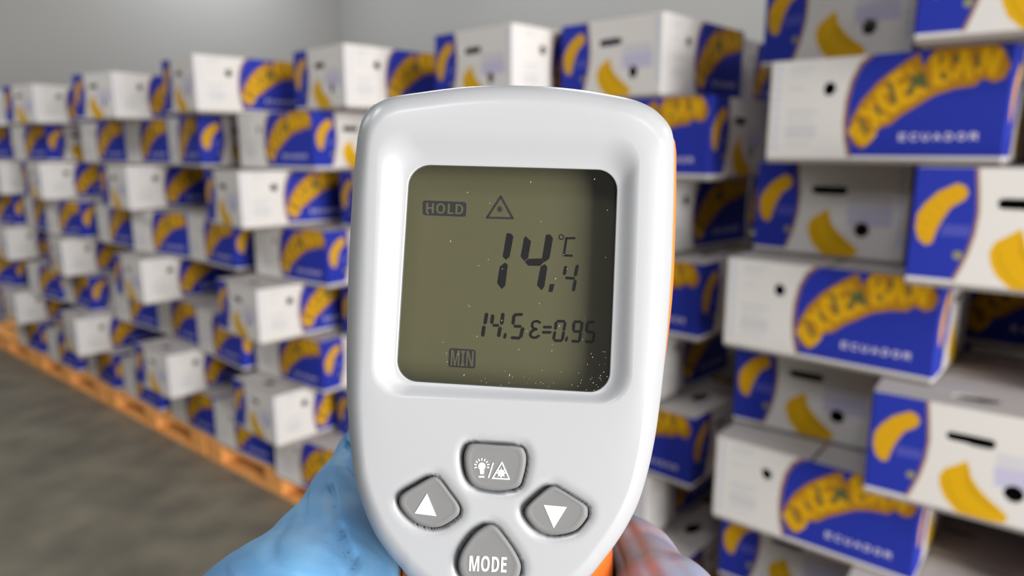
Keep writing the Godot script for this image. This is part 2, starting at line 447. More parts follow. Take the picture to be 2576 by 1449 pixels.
# ------------------------------------------------------------------ banana boxes
# one side of the lid: origin at its lower left outer corner, u right, up, out; holes are [u, v, ru, rv] from the upper left
func box_side(st: SurfaceTool, o: Vector3, u: Vector3, w: float, h: float, holes: Array, inset: float) -> void:
	var out := u.cross(Vector3.UP).normalized()
	var at := func(x: float, y: float, deep := 0.0) -> Vector3: return o + u * x + Vector3.UP * y - out * deep
	var v := func(x: float, y: float, deep := 0.0, n := Vector3.ZERO) -> void:
		st.set_uv(Vector2(x / w, 1.0 - y / h))
		st.set_normal(n if n != Vector3.ZERO else out)
		st.add_vertex(at.call(x, y, deep))
	var cuts := [inset]
	for k in holes.size() - 1:
		cuts.append((holes[k][0] + holes[k + 1][0]) * 0.5 * w + (0.02 if k == 0 else 0.0))
	cuts.append(w - inset)
	for k in holes.size():
		var x0: float = cuts[k]; var x1: float = cuts[k + 1]
		var c := Vector2(holes[k][0] * w, (1.0 - holes[k][1]) * h)
		var angs := []
		for j in 24:
			angs.append(TAU * j / 24.0)
		for p in [Vector2(x0, 0), Vector2(x1, 0), Vector2(x1, h), Vector2(x0, h)]:
			angs.append(fposmod((p - c).angle(), TAU))
		angs.sort()
		for j in angs.size():
			var q := []
			for a in [angs[j], angs[(j + 1) % angs.size()]]:
				var d := Vector2.from_angle(a)
				var ru: float = holes[k][2]; var rv: float = holes[k][3]
				# stadium hole: a slot with round ends
				var lx := maxf(ru - rv, 0.0)
				var r2 := Vector2(d.x * rv, d.y * rv) + Vector2(clampf(d.x * 4.0, -1, 1) * lx, 0)
				var t := 1e9
				if d.x > 1e-6: t = minf(t, (x1 - c.x) / d.x)
				if d.x < -1e-6: t = minf(t, (x0 - c.x) / d.x)
				if d.y > 1e-6: t = minf(t, (h - c.y) / d.y)
				if d.y < -1e-6: t = minf(t, -c.y / d.y)
				q.append([c + r2, c + d * t])
			var i0: Vector2 = q[0][0]; var o0: Vector2 = q[0][1]; var i1: Vector2 = q[1][0]; var o1: Vector2 = q[1][1]
			for p in [i0, o1, o0, i0, i1, o1]:
				v.call(p.x, p.y)
			var nn: Vector3 = (u * (c - (i0 + i1) / 2).x + Vector3.UP * (c - (i0 + i1) / 2).y).normalized()
			for p in [[i0, 0.0], [i0, 0.006], [i1, 0.006], [i0, 0.0], [i1, 0.006], [i1, 0.0]]:
				v.call(p[0].x, p[0].y, p[1], nn)

func lid_meshes() -> Array:
	var la := SurfaceTool.new(); la.begin(Mesh.PRIMITIVE_TRIANGLES)
	var lb := SurfaceTool.new(); lb.begin(Mesh.PRIMITIVE_TRIANGLES)
	var y0 := 0.010; var hh := BOX_H - 0.002 - y0
	var ha := [[.285, .30, .015, .015]]
	var hb := [[.505, .29, .044, .0105], [.73, .70, .018, .018]]
	var r := 0.006
	for sg in [1, -1]:
		box_side(la, Vector3(-BOX_A / 2 * sg, y0, BOX_B / 2 * sg), Vector3(sg, 0, 0), BOX_A, hh, ha, r)
		box_side(lb, Vector3(BOX_A / 2 * sg, y0, BOX_B / 2 * sg), Vector3(0, 0, -sg), BOX_B, hh, hb, r)
	# upright rounded edges take the print of the face they belong to
	for sx in [-1, 1]:
		for sz in [-1, 1]:
			var c := Vector3(sx * (BOX_A / 2 - r), 0, sz * (BOX_B / 2 - r))
			var blue_corner: bool = sx * sz > 0    # long side ends blue, short side starts blue
			for k in 4:
				var a0 := PI / 2 * k / 4.0; var a1 := PI / 2 * (k + 1) / 4.0
				var d0 := Vector3(sx * sin(a0), 0, sz * cos(a0)); var d1 := Vector3(sx * sin(a1), 0, sz * cos(a1))
				var q := [c + d0 * r, c + d1 * r]
				var ds := [d0, d1]
				var vtx := [[0, 0], [1, 0], [1, 1], [0, 0], [1, 1], [0, 1]]
				if sx * sz > 0:
					vtx = [[0, 0], [1, 1], [1, 0], [0, 0], [0, 1], [1, 1]]
				for p in vtx:
					la.set_normal(ds[p[0]])
					la.set_uv(Vector2(0.995 if blue_corner else 0.005, 1.0 - p[1]))
					la.add_vertex(q[p[0]] + Vector3.UP * (y0 + hh * p[1]))
	# top: two flaps meeting in a slit, each with an oval hole
	var flaps := []
	for sg in [-1, 1]:
		var tp := SurfaceTool.new(); tp.begin(Mesh.PRIMITIVE_TRIANGLES)
		var wx := BOX_A / 2 - 0.004
		# a plate in the ground plane: lower-left (x0, z1) with u = x, "up" = -z
		var x0 := -BOX_A / 2 + 0.001 if sg < 0 else 0.004
		var zc := BOX_B / 2 - 0.001
		var c2 := Vector2(x0 + wx * 0.5 + sg * wx * 0.18, 0)
		var ring := 24
		var angs := []
		for j in ring:
			angs.append(TAU * j / ring)
		for p in [Vector2(x0, -zc), Vector2(x0 + wx, -zc), Vector2(x0 + wx, zc), Vector2(x0, zc)]:
			angs.append(fposmod((p - c2).angle(), TAU))
		angs.sort()
		for j in angs.size():
			var q := []
			for a in [angs[j], angs[(j + 1) % angs.size()]]:
				var d := Vector2.from_angle(a)
				var t := 1e9
				if d.x > 1e-6: t = minf(t, (x0 + wx - c2.x) / d.x)
				if d.x < -1e-6: t = minf(t, (x0 - c2.x) / d.x)
				if d.y > 1e-6: t = minf(t, (zc - c2.y) / d.y)
				if d.y < -1e-6: t = minf(t, (-zc - c2.y) / d.y)
				q.append(c2 + Vector2(d.x * 0.022, d.y * 0.045)); q.append(c2 + d * t)
			var y := BOX_H - 0.002
			var P := func(v2: Vector2, dy := 0.0) -> Vector3: return Vector3(v2.x, y - dy, v2.y)
			tp.set_smooth_group(-1)
			tri(tp, P.call(q[0]), P.call(q[1]), P.call(q[3])); tri(tp, P.call(q[0]), P.call(q[3]), P.call(q[2]))
			quad(tp, P.call(q[0]), P.call(q[2]), P.call(q[2], 0.005), P.call(q[0], 0.005))
		tp.generate_normals()
		flaps.append(tp.commit())
	var lid := ArrayMesh.new()
	la.commit(lid); lb.commit(lid)
	return [lid, flaps]

func base_mesh() -> ArrayMesh:
	var st := SurfaceTool.new(); st.begin(Mesh.PRIMITIVE_TRIANGLES)
	add_block(st, Vector3(0, 0.003, 0), Vector3(BOX_A - 0.006, 0.006, BOX_B - 0.006), 0.002)
	for sg in [-1, 1]:
		add_block(st, Vector3(0, 0.02, sg * (BOX_B / 2 - 0.005)), Vector3(BOX_A - 0.006, 0.036, 0.004), 0.001)
		add_block(st, Vector3(sg * (BOX_A / 2 - 0.005), 0.02, 0), Vector3(0.004, 0.036, BOX_B - 0.014), 0.001)
	st.generate_normals()
	return st.commit()

func make_boxes() -> void:
	var ma := mat("long_side_print", Color.WHITE, 0.7, 0.3); ma.albedo_texture = print_long_side()
	var mb := mat("short_side_print", Color.WHITE, 0.7, 0.3); mb.albedo_texture = print_short_side()
	ma.texture_repeat = false; mb.texture_repeat = false
	var m := lid_meshes()
	var lid: ArrayMesh = m[0]
	lid.surface_set_material(0, ma); lid.surface_set_material(1, mb)
	var proto := Node3D.new()
	put("lid", lid, null, proto)
	for flap in m[1]:
		put("top_flap", flap, mats.lid_top, proto)
	put("base_tray", base_mesh(), mats.cardboard, proto)
	# layer -> front boxes as [side facing the aisle, s of the near corner, d of the near corner, turn]
	var front := FRONT
	var stacks := [
		["near stack right of thermometer", -1.2, 0.72], ["shaded stack behind thermometer", 0.72, 2.12], ["stack just left of thermometer", 2.12, 3.43],
		["middle left stack", 3.43, 4.70], ["far left stack", 4.70, 5.97], ["last stack at left edge", 5.97, 9.0]]
	var tiers := ["top-layer", "second-from-top", "third-from-top", "fourth-from-top", "fourth-from-bottom", "third-from-bottom", "second-from-bottom", "bottom-layer"]
	for layer in range(1, 9):
		var row: Array = front[layer]
		var by_stack := {}
		for b in row:
			var mid: float = b[1] + (BOX_A if b[0] == "A" else BOX_B) * 0.5
			for k in stacks.size():
				if mid >= stacks[k][1] and mid < stacks[k][2]:
					by_stack.get_or_add(k, []).append(b)
		var clear := -9.0
		for k in by_stack:
			var list: Array = by_stack[k]
			list.sort_custom(func(p, q): return p[1] < q[1])
			var rear := 0.0
			for q in list:
				var ww: float = BOX_A if q[0] == "A" else BOX_B
				var yy := deg_to_rad(q[3])
				rear = maxf(rear, q[2] + (BOX_A + BOX_B - ww) * cos(yy) + maxf(0.0, ww * sin(yy)))
			for j in list.size():
				for back in 2:
					var b: Array = list[j]
					var w: float = BOX_A if b[0] == "A" else BOX_B
					var dp: float = BOX_B if b[0] == "A" else BOX_A
					var yaw := deg_to_rad(b[3]) if back == 0 else 0.0
					var d0: float = b[2] if back == 0 else rear + 0.015
					var near: Vector2 = Vector2(b[1], d0)
					if back == 1:
						if k == 0 and b[0] == "A": near.x -= 0.31   # the back row closes the gap of the front row
						near.x = maxf(near.x, clear)
						clear = near.x + w + 0.004
					var c := near + Vector2(cos(yaw), sin(yaw)) * w * 0.5 + Vector2(-sin(yaw), cos(yaw)) * dp * 0.5
					var o: Node3D = proto.duplicate()
					o.name = numbered("banana_box")
					add_child(o)
					var hs := 0.245 / BOX_H if k == 0 else 1.0
					var base := 0.12 if k == 0 else 0.125
					var ang := turn_row - yaw + (PI / 2 if b[0] == "B" else 0.0)
					if b[0] == "B" and back == 0 and (layer + j) % 3 == 9: ang += PI
					o.transform = Transform3D(Basis(Vector3.UP, ang).scaled_local(Vector3(1, hs, 1)), rowp(c.x, c.y, base + (8 - layer) * BOX_H * hs))
					var face := "banana-picture end out" if b[0] == "B" else "blue lettered side out"
					var which := ""
					if list.size() == 2: which = ["nearer", "farther"][j]
					elif list.size() > 2: which = ["nearest", "middle", "farthest", "fourth"][j]
					else: which = "lone front"
					if back == 1: which = "back-row " + which.replace("lone front", "lone")
					tag(o, "%s %s banana box, %s, %s" % [tiers[layer - 1], which, stacks[k][0], face], "box", "banana boxes in the pallet stacks")
	proto.free()

# ------------------------------------------------------------------ infrared thermometer
# The thermometer's own frame: its origin lies on the lens axis at DIST, x right, y up, z towards the lens, metres.
# px() turns a point measured in the photograph into that frame at depth z.
func px(x: float, y: float, z := 0.0) -> Vector3:
	var k := (DIST - z) / FPX
	return Vector3((x - 1288.0) * k, (724.5 - y) * k, z)

func pts2(flat: Array) -> PackedVector2Array:
	var o := PackedVector2Array()
	for i in range(0, flat.size(), 2):
		o.append(Vector2(flat[i], flat[i + 1]))
	return o

# closed Catmull-Rom through the points
func smooth_loop(flat: Array, per := 8) -> PackedVector2Array:
	var p := pts2(flat)
	var n := p.size()
	var o := PackedVector2Array()
	for i in n:
		for k in per:
			o.append(p[i].cubic_interpolate(p[(i + 1) % n], p[(i + n - 1) % n], p[(i + 2) % n], float(k) / per))
	return o

func round_quad(q: Array, r: float, per := 10) -> PackedVector2Array:
	var p := pts2(q)
	var o := PackedVector2Array()
	for i in p.size():
		var a := (p[(i + p.size() - 1) % p.size()] - p[i]).normalized()
		var b := (p[(i + 1) % p.size()] - p[i]).normalized()
		var c := p[i] + (a + b) * r
		for k in per + 1:
			var t := float(k) / per * PI / 2
			o.append(c - b * r * cos(t) - a * r * sin(t))
	return o

# distance from c to the closed loop along each of n directions
func radial(loop: PackedVector2Array, c: Vector2, n: int) -> PackedFloat32Array:
	var out := PackedFloat32Array(); out.resize(n)
	var m := loop.size()
	var j := 0
	for i in n:
		var d := Vector2.from_angle(TAU * i / n)
		var best := 0.0
		for k in m:
			var a := loop[k] - c; var b := loop[(k + 1) % m] - c
			var ca := d.cross(a); var cb := d.cross(b)
			if (ca <= 0 and cb > 0) or (ca > 0 and cb <= 0):
				var q := a.lerp(b, ca / (ca - cb))
				var t := q.dot(d)
				if t > best: best = t
		out[i] = best
	return out

# indexed grid of rings (each ring the same number of points, closed)
func ring_mesh(rings: Array, cap_last := false, smooth := true, flip := false) -> ArrayMesh:
	var n: int = rings[0].size()
	var v := PackedVector3Array()
	for r in rings:
		v.append_array(r)
	var idx := PackedInt32Array()
	for i in rings.size() - 1:
		for j in n:
			var a := i * n + j; var b := i * n + (j + 1) % n; var c := a + n; var d := b + n
			if flip: idx.append_array([a, c, b, b, c, d])
			else: idx.append_array([a, b, c, b, d, c])
	if cap_last:
		var mid := Vector3.ZERO
		for p in rings[-1]: mid += p
		v.append(mid / n)
		var l := (rings.size() - 1) * n
		for j in n:
			if flip: idx.append_array([l + j, v.size() - 1, l + (j + 1) % n])
			else: idx.append_array([l + j, l + (j + 1) % n, v.size() - 1])
	return indexed(v, idx)

func indexed(v: PackedVector3Array, idx: PackedInt32Array, col := PackedColorArray()) -> ArrayMesh:
	var nor := PackedVector3Array(); nor.resize(v.size())
	for i in range(0, idx.size(), 3):
		var a := v[idx[i]]; var b := v[idx[i + 1]]; var c := v[idx[i + 2]]
		var q := (c - a).cross(b - a)
		nor[idx[i]] += q; nor[idx[i + 1]] += q; nor[idx[i + 2]] += q
	for i in nor.size():
		nor[i] = nor[i].normalized()
	var arr := []
	arr.resize(Mesh.ARRAY_MAX)
	arr[Mesh.ARRAY_VERTEX] = v; arr[Mesh.ARRAY_NORMAL] = nor; arr[Mesh.ARRAY_INDEX] = idx
	if col.size(): arr[Mesh.ARRAY_COLOR] = col
	var m := ArrayMesh.new()
	m.add_surface_from_arrays(Mesh.PRIMITIVE_TRIANGLES, arr)
	return m

func loop_at(loop: PackedVector2Array, z: float, grow := 0.0) -> PackedVector3Array:
	var o := PackedVector3Array()
	var n := loop.size()
	for i in n:
		var t := (loop[(i + 1) % n] - loop[(i + n - 1) % n]).normalized()
		var p := loop[i] + Vector2(t.y, -t.x) * grow
		o.append(px(p.x, p.y, z))
	return o

# a flat plate of thickness th standing on depth z
func add_plate(st: SurfaceTool, poly: PackedVector2Array, z: float, th: float) -> void:
	var q := poly
	if Geometry2D.is_polygon_clockwise(q): q.reverse()
	var ix := Geometry2D.triangulate_polygon(q)
	for i in range(0, ix.size(), 3):
		var a := px(q[ix[i]].x, q[ix[i]].y, z + th); var b := px(q[ix[i + 1]].x, q[ix[i + 1]].y, z + th); var c := px(q[ix[i + 2]].x, q[ix[i + 2]].y, z + th)
		if (c - a).cross(b - a).z > 0: tri(st, a, b, c)
		else: tri(st, a, c, b)
	for i in q.size():
		var a := q[i]; var b := q[(i + 1) % q.size()]
		quad(st, px(b.x, b.y, z), px(a.x, a.y, z), px(a.x, a.y, z + th), px(b.x, b.y, z + th))

func plate(polys: Array, z: float, th := 0.00006) -> ArrayMesh:
	var st := SurfaceTool.new(); st.begin(Mesh.PRIMITIVE_TRIANGLES)
	st.set_smooth_group(-1)
	for p in polys:
		add_plate(st, p, z, th)
	st.generate_normals()
	return st.commit()

# thick stroke as separate convex pieces
func bar(x0: float, y0: float, x1: float, y1: float, w: float) -> PackedVector2Array:
	var a := Vector2(x0, y0); var b := Vector2(x1, y1)
	var d := (b - a).normalized(); var n := d.orthogonal() * w * 0.5
	var k := d * w * 0.45
	return PackedVector2Array([a - k * 0.4, a + n + k * 0.5, b + n - k * 0.5, b + k * 0.4, b - n - k * 0.5, a - n + k * 0.5])

func wire(flat: Array, w: float) -> Array:
	var o := []
	for i in range(0, flat.size() - 2, 2):
		var a := Vector2(flat[i], flat[i + 1]); var b := Vector2(flat[i + 2], flat[i + 3])
		var d := (b - a).normalized(); var n := d.orthogonal() * w * 0.5; var k := d * w * 0.3
		o.append(PackedVector2Array([a + n - k, b + n + k, b - n + k, a - n - k]))
	return o

func disc(x: float, y: float, r: float, n := 16) -> PackedVector2Array:
	var o := PackedVector2Array()
	for i in n:
		o.append(Vector2(x, y) + Vector2.from_angle(TAU * i / n) * r)
	return o

func text_mesh(t: String, size_px: float, width_px: float, x: float, y: float, tilt: float, z: float, th := 0.00006, bold := true) -> Array:
	var tm := TextMesh.new()
	var f := SystemFont.new()
	f.font_names = PackedStringArray(["Droid Sans"])
	f.font_weight = 700 if bold else 400
	tm.font = f
	tm.text = t
	tm.font_size = 64
	tm.pixel_size = 0.01
	tm.depth = 0.02
	tm.curve_step = 1.5
	var box := tm.get_aabb()
	var k := (DIST - z) / FPX
	var sy := size_px * k / box.size.y
	var sx := width_px * k / box.size.x
	var b := Basis(Vector3(0, 0, 1), -deg_to_rad(tilt)) * Basis.from_scale(Vector3(sx, sy, th / 0.02))
	var o := px(x, y, z + th * 0.5) - b * (box.position + box.size * 0.5)
	return [tm, Transform3D(b, o)]

func put_text(t: String, called: String, size_px: float, width_px: float, x: float, y: float, tilt: float, z: float, m: Material, parent: Node3D) -> void:
	var q := text_mesh(t, size_px, width_px, x, y, tilt, z)
	var o := put(called, q[0], m, parent)
	o.transform = q[1]

const OUTLINE := [1261, 215, 1327, 216, 1394, 219, 1461, 226, 1528, 237, 1578, 247, 1611, 257, 1641, 272, 1661, 288, 1678, 307, 1688, 324, 1693, 342, 1696, 367, 1696, 434, 1695, 500, 1692, 601, 1689, 680, 1683, 780, 1675, 880, 1666, 964, 1658, 1031, 1648, 1100, 1631, 1182, 1608, 1259, 1581, 1316, 1548, 1369, 1515, 1412, 1485, 1449, 1440, 1490, 1385, 1520, 1310, 1538, 1230, 1538, 1150, 1522, 1080, 1490, 1027, 1449, 1007, 1426, 977, 1392, 947, 1349, 923, 1299, 905, 1249, 892, 1199, 882, 1115, 877, 1060, 873, 1000, 872, 914, 873, 814, 877, 680, 882, 570, 888, 467, 897, 367, 902, 333, 910, 303, 922, 282, 940, 263, 960, 252, 993, 242, 1060, 232, 1127, 223, 1194, 217]
const WINDOW := [1031, 415, 1553, 429, 1531, 988, 997, 956]
const BEZEL := [952, 322, 1612, 338, 1588, 1022, 930, 1000]
const BUTTONS := [
	["light_button", [1189, 1115, 1246, 1118, 1304, 1122, 1320, 1134, 1324, 1160, 1316, 1200, 1303, 1225, 1262, 1234, 1221, 1232, 1188, 1220, 1172, 1190, 1167, 1152, 1173, 1127]],
	["up_button", [1087, 1199, 1105, 1204, 1130, 1236, 1154, 1270, 1156, 1289, 1144, 1304, 1110, 1324, 1077, 1326, 1040, 1312, 1010, 1280, 1004, 1258, 1014, 1241, 1050, 1219]],
	["down_button", [1391, 1222, 1403, 1226, 1440, 1248, 1474, 1271, 1479, 1289, 1474, 1306, 1446, 1335, 1394, 1346, 1354, 1336, 1326, 1306, 1320, 1286, 1328, 1270, 1356, 1244, 1378, 1227]],
	["mode_button", [1226, 1320, 1244, 1321, 1262, 1339, 1290, 1378, 1308, 1412, 1310, 1434, 1299, 1460, 1265, 1482, 1230, 1487, 1190, 1476, 1162, 1452, 1153, 1425, 1156, 1400, 1170, 1371, 1195, 1340]],
]
const Z_WINDOW := -0.0016
const Z_LCD := -0.0072

func shell_height(p: Vector2, loops: Array, boxes: Array) -> float:
	var z := 0.0
	for k in loops.size():
		var bb: Rect2 = boxes[k]
		if not bb.has_point(p): continue
		var loop: PackedVector2Array = loops[k]
		var best := 1e9
		for i in loop.size():
			var q := Geometry2D.get_closest_point_to_segment(p, loop[i], loop[(i + 1) % loop.size()])
			best = minf(best, p.distance_squared_to(q))
		best = sqrt(best)
		if Geometry2D.is_point_in_polygon(p, loop): best = -best
		var t := clampf(1.0 - best / 30.0, 0.0, 1.0)
		z -= 0.0008 * t * t
		if best < 3.5: z -= 0.0009 * clampf((3.5 - best) / 3.0, 0.0, 1.0)
	return z

func make_thermometer() -> void:
	var th := thing("infrared_thermometer", "grey and orange handheld infrared thermometer, its display reading 14.4 degrees", "thermometer")
	th.transform = cam.transform * Transform3D(Basis(), Vector3(0, 0, -DIST))
	# --- grey front shell: rings from the display window out to the rim and round it
	var n := 640
	var c := Vector2(1282, 740)
	var outer := radial(smooth_loop(OUTLINE, 6), c, n)
	var win_loop := round_quad(WINDOW, 52)
	var win := radial(win_loop, c, n)
	var bez := radial(round_quad(BEZEL, 78), c, n)
	var loops := []; var boxes := []
	for b in BUTTONS:
		var l := smooth_loop(b[1], 3)
		loops.append(l)
		var bb := Rect2(l[0], Vector2.ZERO)
		for p in l: bb = bb.expand(p)
		boxes.append(bb.grow(32))
	var rings := []
	var ring := func(f: Callable) -> void:
		var r := PackedVector3Array(); r.resize(n)
		for i in n:
			var d := Vector2.from_angle(TAU * i / n)
			var q: Vector2 = f.call(i)   # distance in pixels, depth
			var p := c + d * q.x
			r[i] = px(p.x, p.y, q.y)
		rings.append(r)
	ring.call(func(i): return Vector2(win[i] - 1.0, Z_WINDOW - 0.0032))
	ring.call(func(i): return Vector2(win[i], Z_WINDOW - 0.0006))
	ring.call(func(i): return Vector2(win[i] + 1.2, Z_WINDOW - 0.0001))
	for k in range(0, 25):
		var t := k / 24.0
		var s := t * t * (3.0 - 2.0 * t)
		s = lerpf(s, t, 0.25)
		ring.call(func(i): return Vector2(lerpf(win[i] + 3.0, bez[i], t), Z_WINDOW * (1.0 - s)))
	var R := 46.0
	var RZ := 0.0030
	var K := 110
	for k in range(1, K + 1):
		var t := float(k) / K
		ring.call(func(i):
			var w: float = outer[i] - bez[i]
			var flat := w - R
			# three quarters of the rings on the face, the rest round the rim
			var r: float
			if t < 0.78: r = bez[i] + flat * t / 0.78
			else: r = outer[i] - R + R * sin((t - 0.78) / 0.22 * PI / 2)
			var e: float = outer[i] - r
			var z := 0.0
			var sag := clampf((r - bez[i]) / maxf(w, 1.0), 0.0, 1.0)
			z -= 0.0007 * sag * sag
			if e < R:
				var q := 1.0 - e / R
				z -= RZ * (1.0 - sqrt(maxf(0.0, 1.0 - q * q)))
			var p := c + Vector2.from_angle(TAU * i / n) * r
			if p.y > 1080 and p.y < 1525 and e > 4: z += shell_height(p, loops, boxes)
			return Vector2(r, z))
	for q in [[0.0, -0.0046], [-1.0, -0.0060], [-3.0, -0.0075], [-9.0, -0.0078]]:
		ring.call(func(i): return Vector2(outer[i] + q[0] - (absf(q[1]) - 0.0037) / 0.115 * 0.6 * outer[i] * 0.0, q[1]))
	put("front_shell", ring_mesh(rings), mats.shell_grey, th)
	# --- orange rear body with the barrel running forward
	var body := []
	for q in [[-14.0, -0.0066, 0.0], [0.0, -0.0074, 1.0], [4.0, -0.0090, 1.0], [6.0, -0.013, 1.0], [-4.0, -0.020, 1.0], [-40.0, -0.030, 0.6], [-90.0, -0.045, 0.0], [-130.0, -0.070, 0.0], [-150.0, -0.095, 0.0], [-190.0, -0.100, 0.0]]:
		var r := PackedVector3Array()
		for i in n / 4:
			var d := Vector2.from_angle(TAU * i * 4 / n)
			var o: float = outer[i * 4]
			var p := c + d * o
			# the orange stands out along the right flank
			var side_out := smoothstep(330.0, 375.0, p.y) * (1.0 - smoothstep(700.0, 1060.0, p.y)) * smoothstep(0.2, 0.6, d.x)
			if q[0] > -20:
				var e2: Vector2 = c + d * (o + q[0] - 10.0 + 10.5 * side_out * q[2])
				r.append(px(e2.x, e2.y, q[1]))
				continue
			var rr: float = lerpf(o, 330.0, clampf(-q[0] / 130.0, 0.0, 1.0)) + q[0] * 0.2
			var w := px(p.x, p.y, -0.0074)
			var w0 := px(c.x, c.y, -0.0074)
			var dir := (w - w0) * (rr / o)
			if rr < 340.0: dir = Vector3(d.x, -d.y, 0) * rr * 0.0000672
			r.append(Vector3(w0.x, w0.y, q[1]) + Vector3(dir.x, dir.y, 0))
		body.append(r)
	put("rear_body", ring_mesh(body, true, true, true), mats.orange_plastic, th)
	# nozzle ring in front
	var noz := []
	for q in [[0.017, -0.094], [0.0175, -0.099], [0.0175, -0.112], [0.0165, -0.113], [0.0145, -0.113], [0.013, -0.104], [0.006, -0.104]]:
		var r := PackedVector3Array()
		for i in 48:
			var a := -TAU * i / 48
			r.append(Vector3(px(c.x, c.y).x + cos(a) * q[0], px(c.x, c.y).y + sin(a) * q[0], q[1]))
		noz.append(r)
	put("nozzle", ring_mesh(noz, true, true, false), mats.black_plastic, th)
	# --- display: black well, panel, ink, clear window
	var dp := put("display_panel", plate([round_quad([1012, 398, 1572, 410, 1552, 1006, 976, 976], 20)], Z_LCD - 0.0004, 0.0004), mats.lcd_back, th)
	var well := []
	for q in [[-2.0, Z_WINDOW - 0.0002], [-1.0, Z_WINDOW - 0.0008], [0.0, Z_LCD]]:
		well.append(loop_at(round_quad(WINDOW, 52), q[1], q[0] + 2.0))
	put("display_frame", ring_mesh(well, false, true, false), mats.well_black, th)
	put("display_window", plate([round_quad(WINDOW, 52)], Z_WINDOW - 0.0009, 0.0006), mats.window_glass, th)
	make_display(dp)
	# --- buttons
	for k in 4:
		var l: PackedVector2Array = smooth_loop(BUTTONS[k][1], 5)
		var rr := []
		var mid := Vector2.ZERO
		for p in l: mid += p
		mid /= l.size()
		for q in [[1.0, -0.0016], [1.0, -0.0001], [0.995, 0.0004], [0.975, 0.00068], [0.945, 0.00084], [0.90, 0.00091], [0.84, 0.00094], [0.79, 0.00090], [0.74, 0.00087], [0.4, 0.00085]]:
			var ring2 := PackedVector3Array()
			for p in l:
				var e: Vector2 = mid + (p - mid) * q[0]
				ring2.append(px(e.x, e.y, q[1]))
			rr.append(ring2)
		var ccw := Geometry2D.is_polygon_clockwise(l)
		var b := put(BUTTONS[k][0], ring_mesh(rr, true, true, not ccw), mats.button_grey, th)
		var z := 0.00089
		match k:
			0:
				var art := [disc(1212, 1173, 9.5)]
				art.append(pts2([1206, 1178, 1218, 1178, 1217, 1193, 1208, 1193]))
				art.append_array(wire([1205, 1199, 1217, 1199.5], 4.0))
				for j in 9:
					var a := PI + (PI + 0.5) * j / 8.0 - 0.25
					art.append_array(wire([1212 + cos(a) * 14.0, 1172 + sin(a) * 14.0, 1212 + cos(a) * 18.5, 1172 + sin(a) * 18.5], 3.0))
				put("bulb_symbol", plate(art, z), mats.symbol_white, b)
				put("slash_symbol", plate(wire([1240.5, 1165, 1229, 1201], 3.4), z), mats.symbol_white, b)
				var tr := wire([1262.5, 1163, 1239, 1203, 1281, 1205.5, 1262.5, 1163], 3.4)
				var star := PackedVector2Array()
				for j in 16:
					star.append(Vector2(1260.5, 1190) + Vector2.from_angle(TAU * j / 16) * (13.0 if j % 2 == 0 else 7.5))
				tr.append(star)
				put("laser_warning_symbol", plate(tr, z), mats.symbol_white, b)
			1: put("up_arrow", plate([pts2([1074, 1241, 1043, 1291.5, 1098, 1298.5])], z), mats.symbol_white, b)
			2: put("down_arrow", plate([pts2([1367.5, 1270, 1426, 1275.5, 1393, 1329])], z), mats.symbol_white, b)
			3: put_text("MODE", "mode_lettering", 39, 94, 1227.5, 1418.5, 2.4, z, mats.symbol_white, b)
	# --- handle and trigger below the head
	var hd := []
	for q in [[-0.036, 0.0], [-0.050, 0.0], [-0.075, 0.002], [-0.11, 0.006], [-0.15, 0.010], [-0.160, 0.012]]:
		var r := PackedVector3Array()
		for i in 40:
			var a := TAU * i / 40
			var cx := signf(cos(a)) * pow(absf(cos(a)), 0.7); var sz := signf(sin(a)) * pow(absf(sin(a)), 0.7)
			r.append(Vector3(-0.0011 + cx * 0.0222, q[0], -0.035 + q[1] - sz * 0.019))
		hd.append(r)
	put("handle", ring_mesh(hd, true, true, false), mats.orange_plastic, th)
	put("trigger", block_mesh(Vector3(-0.001, -0.062, -0.056), Vector3(0.012, 0.026, 0.012), 0.004), mats.black_plastic, th)

